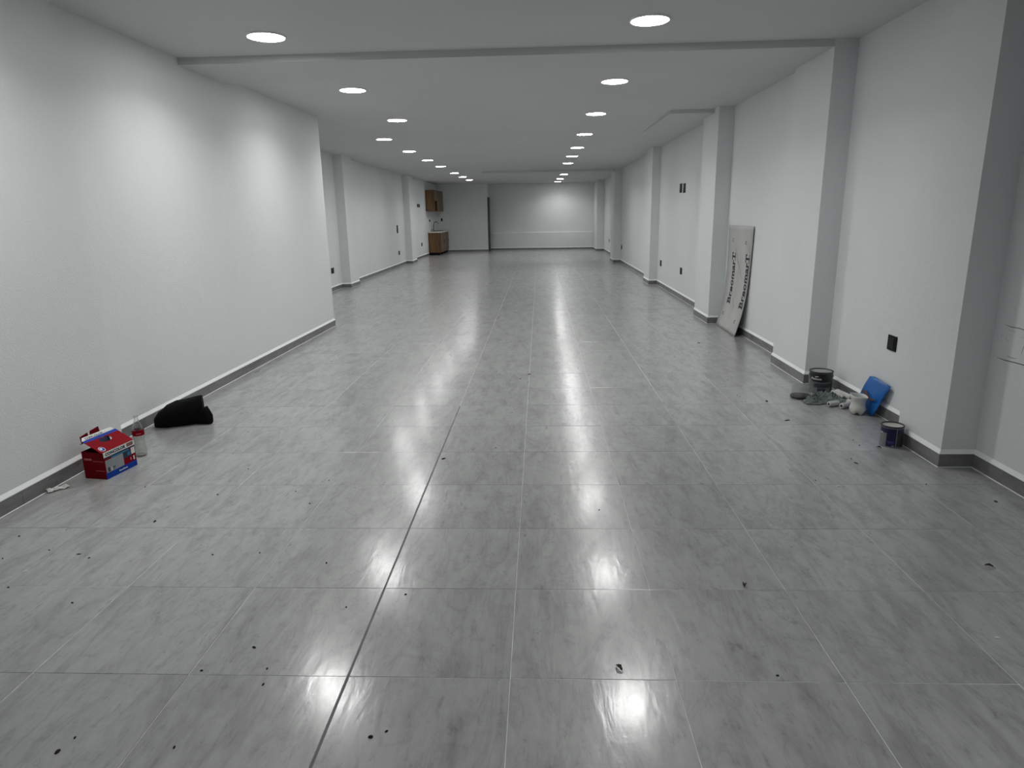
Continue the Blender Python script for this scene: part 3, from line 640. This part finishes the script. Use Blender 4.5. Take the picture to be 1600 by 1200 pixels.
wrap('print_line', c2, Rb, ac - .3, ac + .3, .040, .046, M['bluetext'], 8, .0015); wrap('print_line', c2, Rb, ac - .2, ac + .25, .030, .0335, M['bluetext'], 8, .0015); wrap('print_line', c2, Rb, ac + .1, ac + .3, .010, .02, M['cansilver'], 6, .0015); wrap('print_line', c2, Rb, ac - 1.1, ac - .85, .1, .106, M['cwhite'], 5, .0015)

# ------------------------------------------------------------------ CLEAR TUB, RAG, ROLLERS, CUP, BLUE BAG
k = NT('clear_plastic'); tr = k.add('ShaderNodeBsdfTransparent'); tr.inputs[0].default_value = (.88, .89, .88, 1); gl = k.add('ShaderNodeBsdfPrincipled'); gl.inputs['Roughness'].default_value = .2; gl.inputs['Base Color'].default_value = (.45, .45, .44, 1)
mx = k.add('ShaderNodeMixShader'); mx.inputs[0].default_value = .16; k.link(tr, 0, mx, 1); k.link(gl, 0, mx, 2); k.t.links.new(mx.outputs[0], k.out.inputs[0]); M['cplastic'] = k.m
tb = tag(empty('plastic_tub', (2.335, 5.89, 0)), 'clear plastic tub standing upside down on its dark lid beside the rag', 'tub')
v, f = lathe([(.075, 0), (.086, .004), (.09, .012), (.09, .022), (.084, .026), (.001, .027)], 40); mk('lid', v, f, M['canblk'], tb, None, True)
v, f = lathe([(.083, .026), (.081, .05), (.078, .09), (.074, .112), (.066, .12), (.001, .1205)], 40, None, False, True); mk('tub_wall', v, f, M['cplastic'], tb, None, True)
M['rag'] = mat('grey_green_rag', (.17, .20, .193, 1), .95, var=.25, vscale=14, bump=.5, bscale=180, spec=.1)
v = []; f = []; NX, NY = 84, 56
for a in range(NX + 1):
    for b in range(NY + 1):
        u, w = 2 * a / NX - 1, 2 * b / NY - 1
        x = u * .195; y = w * .125 * (.5 + .5 * min(1, (u + 1) * .8)) + .05 * min(0, u)
        x += .03 * noise.noise(Vector((u * 1.7, w * 1.7, 3))); y += .04 * noise.noise(Vector((u * 2.1, w * 1.4, 8)))
        rr = max(abs(u), abs(w)); env = max(0, 1 - rr ** 2.6)
        fold = .65 * (1 - min(1, 2.4 * abs(noise.noise(Vector((u * 2.2 + w * 1.1, w * 4.5 - u * 1.6, 1.7)))))) ** 1.4 + .35 * (1 - min(1, 2.6 * abs(noise.noise(Vector((u * 5.5 + 2, w * 8.0 - u * 3, 4.7)))))) ** 1.5
        z = .006 + env * (.012 + .095 * fold * (.7 + .3 * w) + .022 * noise.noise(Vector((u * 6, w * 11, 5)))) + .012 * abs(noise.noise(Vector((u * 7, w * 7, 2))))
        v.append((x, y, max(.005, z)))
for a in range(NX):
    for b in range(NY): q = a * (NY + 1) + b; f.append((q, q + 1, q + NY + 2, q + NY + 1))
o = mk('cleaning_rag', v, f, M['rag'], None, (2.495, 5.765, 0), True); o.rotation_euler = (0, 0, math.radians(3))
md = o.modifiers.new('thickness', 'SOLIDIFY'); md.thickness = .004; md.offset = -1
tag(o, 'crumpled grey-green rag heaped in front of the large paint can', 'rag')
M['nap'] = mat('roller_nap', (.50, .50, .48, 1), .95, var=.15, vscale=60, bump=.8, bscale=300, spec=.1)
M['core'] = mat('roller_core', (.05, .045, .04, 1), .8)
def roller(x, y, z, rz, L, r, label, tilt=0):
    e = tag(empty('roller_cover', (x, y, z), rz), label, 'paint roller', 'used roller covers in the pile'); e.rotation_euler = (0, tilt, rz)
    prof = [(r * .45, 0), (r * .8, -.001), (r * .97, .006), (r, .014), (r * .98, L * .5), (r, L - .014), (r * .97, L - .006), (r * .8, L + .001), (r * .45, L)]
    v, f = lathe(prof, 28, lambda R_, Z_, a: (R_ * (1 + .03 * noise.noise(Vector((math.cos(a) * 2, math.sin(a) * 2, Z_ * 25)))), Z_), False, False)
    rot = Matrix.Rotation(math.pi / 2, 3, 'Y'); mk('nap_sleeve', [rot @ Vector(p) for p in v], f, M['nap'], e, None, True)
    v, f = lathe([(r * .46, .001), (r * .46, L - .001)], 20, None, False, False); vi, fi = lathe([(r * .34, .001), (r * .34, L - .001)], 20, None, False, False); n = len(v)
    fr = [(j, (j + 1) % 20, n + (j + 1) % 20, n + j) for j in range(20)] + [(20 + j, 20 + (j + 1) % 20, n + 20 + (j + 1) % 20, n + 20 + j) for j in range(20)]
    mk('core_tube', [rot @ Vector(p) for p in v + vi], f + [tuple(q + n for q in p) for p in fi] + fr, M['core'], e, None, True)
roller(2.455, 5.585, .025, math.radians(18), .10, .024, 'short pale roller cover left of the front pair, in front of the rag')
roller(2.535, 5.525, .025, math.radians(28), .105, .024, 'short pale roller cover right of the front pair, touching the white cup')
roller(2.655, 5.905, .052, math.radians(-77), .20, .025, 'long pale roller cover lying against the right baseboard', math.radians(3))
roller(2.595, 5.86, .06, math.radians(-68), .13, .022, 'stubby pale roller cover between the rag and the long one', math.radians(12))
roller(2.645, 5.66, .027, math.radians(-60), .085, .025, 'pale roller cover half hidden behind the white cup')
M['cup'] = mat('milky_white_plastic', (.60, .60, .57, 1), .4, var=.06)
cp = tag(empty('cut_bottle_cup', (2.605, 5.385, 0)), 'white cut-off plastic bottle base used as a cup beside the blue bag', 'cup')
def petal(r, z, a):
    k_ = max(0, 1 - z / .045); pz = .5 + .5 * math.cos(5 * a + .6)
    return r * (1 - .13 * k_ * (1 - pz)), z + .016 * (1 - pz) ** 1.5 * max(0, 1 - z / .04)
def cutrim(r, z, a):
    r2, z2 = petal(r, z, a)
    if z > .12: z2 += (z - .12) / .04 * (.012 * math.cos(a - 2.6) + .004 * math.sin(3 * a))
    return r2, z2
prof = [(.012, .012), (.03, .004), (.046, .0), (.056, .008), (.063, .028), (.064, .045), (.061, .06), (.055, .08), (.053, .095), (.056, .115), (.063, .14), (.067, .158)]
inn = [(r - .0015, z) for r, z in reversed(prof[3:])]
v, f = lathe(prof + inn, 60, cutrim, True, False); mk('cup_shell', v, f, M['cup'], cp, None, True)
M['bluebag'] = mat('blue_plastic_bag', srgb(12, 92, 168), .35, var=.12, vscale=9, bump=.3, bscale=25)
M['brown'] = mat('rust_smear', (.12, .07, .055, 1), .7, var=.3, vscale=30)
out = [(5.52, .285), (5.44, .298), (5.17, .283), (5.195, .225), (5.235, .16), (5.25, .09), (5.30, .0), (5.42, .0), (5.52, .02), (5.59, .10), (5.56, .2)]
cyy = sum(p[0] for p in out) / len(out); czz = .15
v = []; f = []; n = len(out); rings = [1.0, .8, .55, .3]
for side in (0, 1):
    for t in rings:
        for y, z in out:
            Y, Z = cyy + (y - cyy) * t, czz + (z - czz) * t
            X = 2.685 + .055 * Z / .29; th = .016 * (1 - t ** 2) + .0012; w = .006 * noise.noise(Vector((Y * 22, Z * 22, side * 4)))
            v.append((X + (th if side else -th) + w * (1 - t * .5), Y, Z))
    v.append((2.685 + .055 * czz / .29 + (.017 if side else -.017), cyy, czz))
blk = n * len(rings) + 1
for side in (0, 1):
    o0 = side * blk
    for r_ in range(len(rings) - 1):
        for j in range(n): q = o0 + r_ * n; f.append((q + j, q + (j + 1) % n, q + n + (j + 1) % n, q + n + j))
    for j in range(n): f.append((o0 + (len(rings) - 1) * n + j, o0 + (len(rings) - 1) * n + (j + 1) % n, o0 + blk - 1))
for j in range(n): f.append((j, (j + 1) % n, blk + (j + 1) % n, blk + j))
bb = tag(empty('plastic_bag', (0, 0, 0)), 'flat bright blue plastic bag propped upright against the right wall', 'bag')
mk('bag_sheet', v, f, M['bluebag'], bb, None, True)
P = []; 
for q in range(9):
    t = q / 8; y = 5.52 - .24 * t; z = .155 - .02 * t + .012 * math.sin(t * 7); hw = .010 * math.sin(math.pi * min(1, t + .1)) + .004
    for s_ in (-1, 1): P.append((2.685 + .055 * z / .29 - .026, y, z + s_ * hw))
mk('rust_smear', P + [(x + .004, y, z) for x, y, z in P], [(2 * q, 2 * q + 2, 2 * q + 3, 2 * q + 1) for q in range(8)] + [(18 + 2 * q, 18 + 2 * q + 1, 18 + 2 * q + 3, 18 + 2 * q + 2) for q in range(8)] + [(2 * q, 18 + 2 * q, 20 + 2 * q, 2 * q + 2) for q in range(8)] + [(2 * q + 1, 2 * q + 3, 21 + 2 * q, 19 + 2 * q) for q in range(8)], M['brown'], bb)

# ------------------------------------------------------------------ FLOOR DEBRIS
M['leaf'] = mat('dry_leaf', (.022, .018, .012, 1), .8, var=.4, vscale=80)
M['crumb'] = mat('dark_crumb', (.012, .012, .011, 1), .9, var=.3)
M['scrap'] = mat('white_scrap', (.7, .7, .68, 1), .8)
def leaf(x, y, L, wd, rz, label):
    v = []; f = []; n = 8
    for q in range(n + 1):
        t = q / n; w = wd * math.sin(math.pi * min(1, .06 + t * .92)) ** .8 * (1 + .25 * math.sin(t * 17)); zz = .004 + .006 * math.sin(t * 3.3)
        for s_ in (-1, -.3, .3, 1): v.append(((t - .5) * L, s_ * w / 2, zz * (.5 + abs(s_) * .9) + .001))
    for q in range(n):
        for s_ in range(3): a = q * 4 + s_; f.append((a, a + 1, a + 5, a + 4))
    e = tag(empty('dry_leaf', (x, y, .0005), rz), label, 'leaf', 'dry leaves on the floor')
    o = mk('leaf_blade', v, f, M['leaf'], e, None, True); md = o.modifiers.new('thickness', 'SOLIDIFY'); md.thickness = .0012
    v, f = tube([(-L / 2, 0, .003), (-L * .75, .002, .002)], .0009, 5); mk('leaf_stem', v, f, M['leaf'], e)
leaf(.282, 2.154, .036, .017, math.radians(120), 'curled brown leaf bit by the lamp reflection at the bottom centre')
leaf(.911, 2.734, .026, .016, math.radians(70), 'small dark leaf bit right of the second row of lamp glints')
leaf(2.091, 2.907, .036, .016, math.radians(150), 'flat dark leaf on the tiles near the right picture edge')
leaf(2.378, 4.55, .030, .014, math.radians(130), 'small dark leaf beside the navy paint can')
crumbs = [(-1.553, 1.721), (-1.537, 1.78), (-1.139, 2.258), (-1.016, 2.045), (-1.037, 2.133), (-1.056, 2.918), (-1.994, 3.745), (-2.178, 3.373), (-1.368, 3.968), (-1.523, 3.793), (-1.374, 3.614), (-2.282, 2.96), (-2.362, 2.998), (-2.546, 3.038), (-2.725, 2.95), (-2.483, 2.683), (-2.09, 2.561), (-1.664, 2.997), (-1.43, 3.018), (-0.851, 2.541), (-0.611, 2.644), (-0.562, 1.803), (-1.185, 1.747), (-1.281, 2.118), (-0.68, 4.358), (-0.209, 6.678), (-0.119, 6.874), (-0.328, 4.578), (2.275, 4.717), (2.27, 4.605), (2.093, 4.336), (2.089, 4.252), (1.706, 3.957), (2.595, 3.641), (1.998, 5.774), (0.327, 3.527), (0.851, 2.125), (2.036, 8.534), (-1.985, 4.172), (-2.522, 3.866), (-2.827, 3.192), (-0.515, 1.829), (2.345, 3.894), (1.975, 5.206)]
big = {0: (.022, .013), 2: (.02, .009), 3: (.016, .008), 5: (.014, .009), 7: (.026, .012), 11: (.014, .006), 12: (.024, .006), 24: (.036, .016), 25: (.018, .012), 26: (.04, .01), 21: (.018, .012), 37: (.045, .02), 31: (.04, .008), 34: (.05, .02), 43: (.05, .012), 33: (.022, .009)}
rc = random.Random(11); cm = {}
def crumb_me(L, w, sd, m):
    v = []; n = 7
    for ring, (s_, z) in enumerate(((.9, 0), (1, .35), (.5, 1))):
        for q in range(n):
            a = 2 * math.pi * q / n; r = s_ * (1 + .35 * noise.noise(Vector((math.cos(a) * 2, math.sin(a) * 2, sd + ring)))); v.append((L / 2 * r * math.cos(a), w / 2 * r * math.sin(a), z * min(.006, w * .6) + .0003))
    f = [tuple(range(n - 1, -1, -1)), tuple(2 * n + q for q in range(n))]
    for r_ in (0, 1):
        for q in range(n): f.append((r_ * n + q, r_ * n + (q + 1) % n, (r_ + 1) * n + (q + 1) % n, (r_ + 1) * n + q))
    me = bpy.data.meshes.new('debris_crumb'); me.from_pydata(v, [], f); me.materials.append(m); me.update(); return me
own = {24: 'bean-shaped dark crumb beside the wide dark joint, left of the centre joint', 26: 'thin dark splinter lying across the centre floor joint mid-room', 25: 'small dark crumb next to the splinter on the centre joint',
       0: 'oval brown seed husk in the bottom left corner of the floor', 7: 'dark crumb on the floor straight in front of the red carton', 37: 'dark fleck on the floor in front of the leaning board', 34: 'dark smear-like fleck on the floor left of the clear tub', 33: 'lone dark crumb near the right baseboard corner closest to camera'}
base_me = [crumb_me(.013, .007, s_, M['crumb']) for s_ in range(4)]
for q, (x, y) in enumerate(crumbs):
    me = crumb_me(*big[q], q, M['crumb']) if q in big else base_me[q % 4]
    o = lk('debris_crumb', me, None, (x, y, 0)); o.rotation_euler = (0, 0, rc.uniform(0, 3.14)); tag(o, own.get(q, 'tiny dark crumb of debris lying on the grey floor tiles'), 'debris', 'dark crumbs on the floor')
for x, y, L, w, rz in ((-2.51, 2.827, .03, .008, .8), (-2.615, 5.611, .025, .014, .2), (1.808, 3.866, .02, .012, 0), (1.777, 2.361, .022, .008, 2.8)):
    o = lk('debris_crumb', crumb_me(L, w, x, M['scrap']), None, (x, y, 0)); o.rotation_euler = (0, 0, rz); tag(o, 'tiny white scrap lying on the grey floor tiles', 'debris', 'white scraps on the floor')
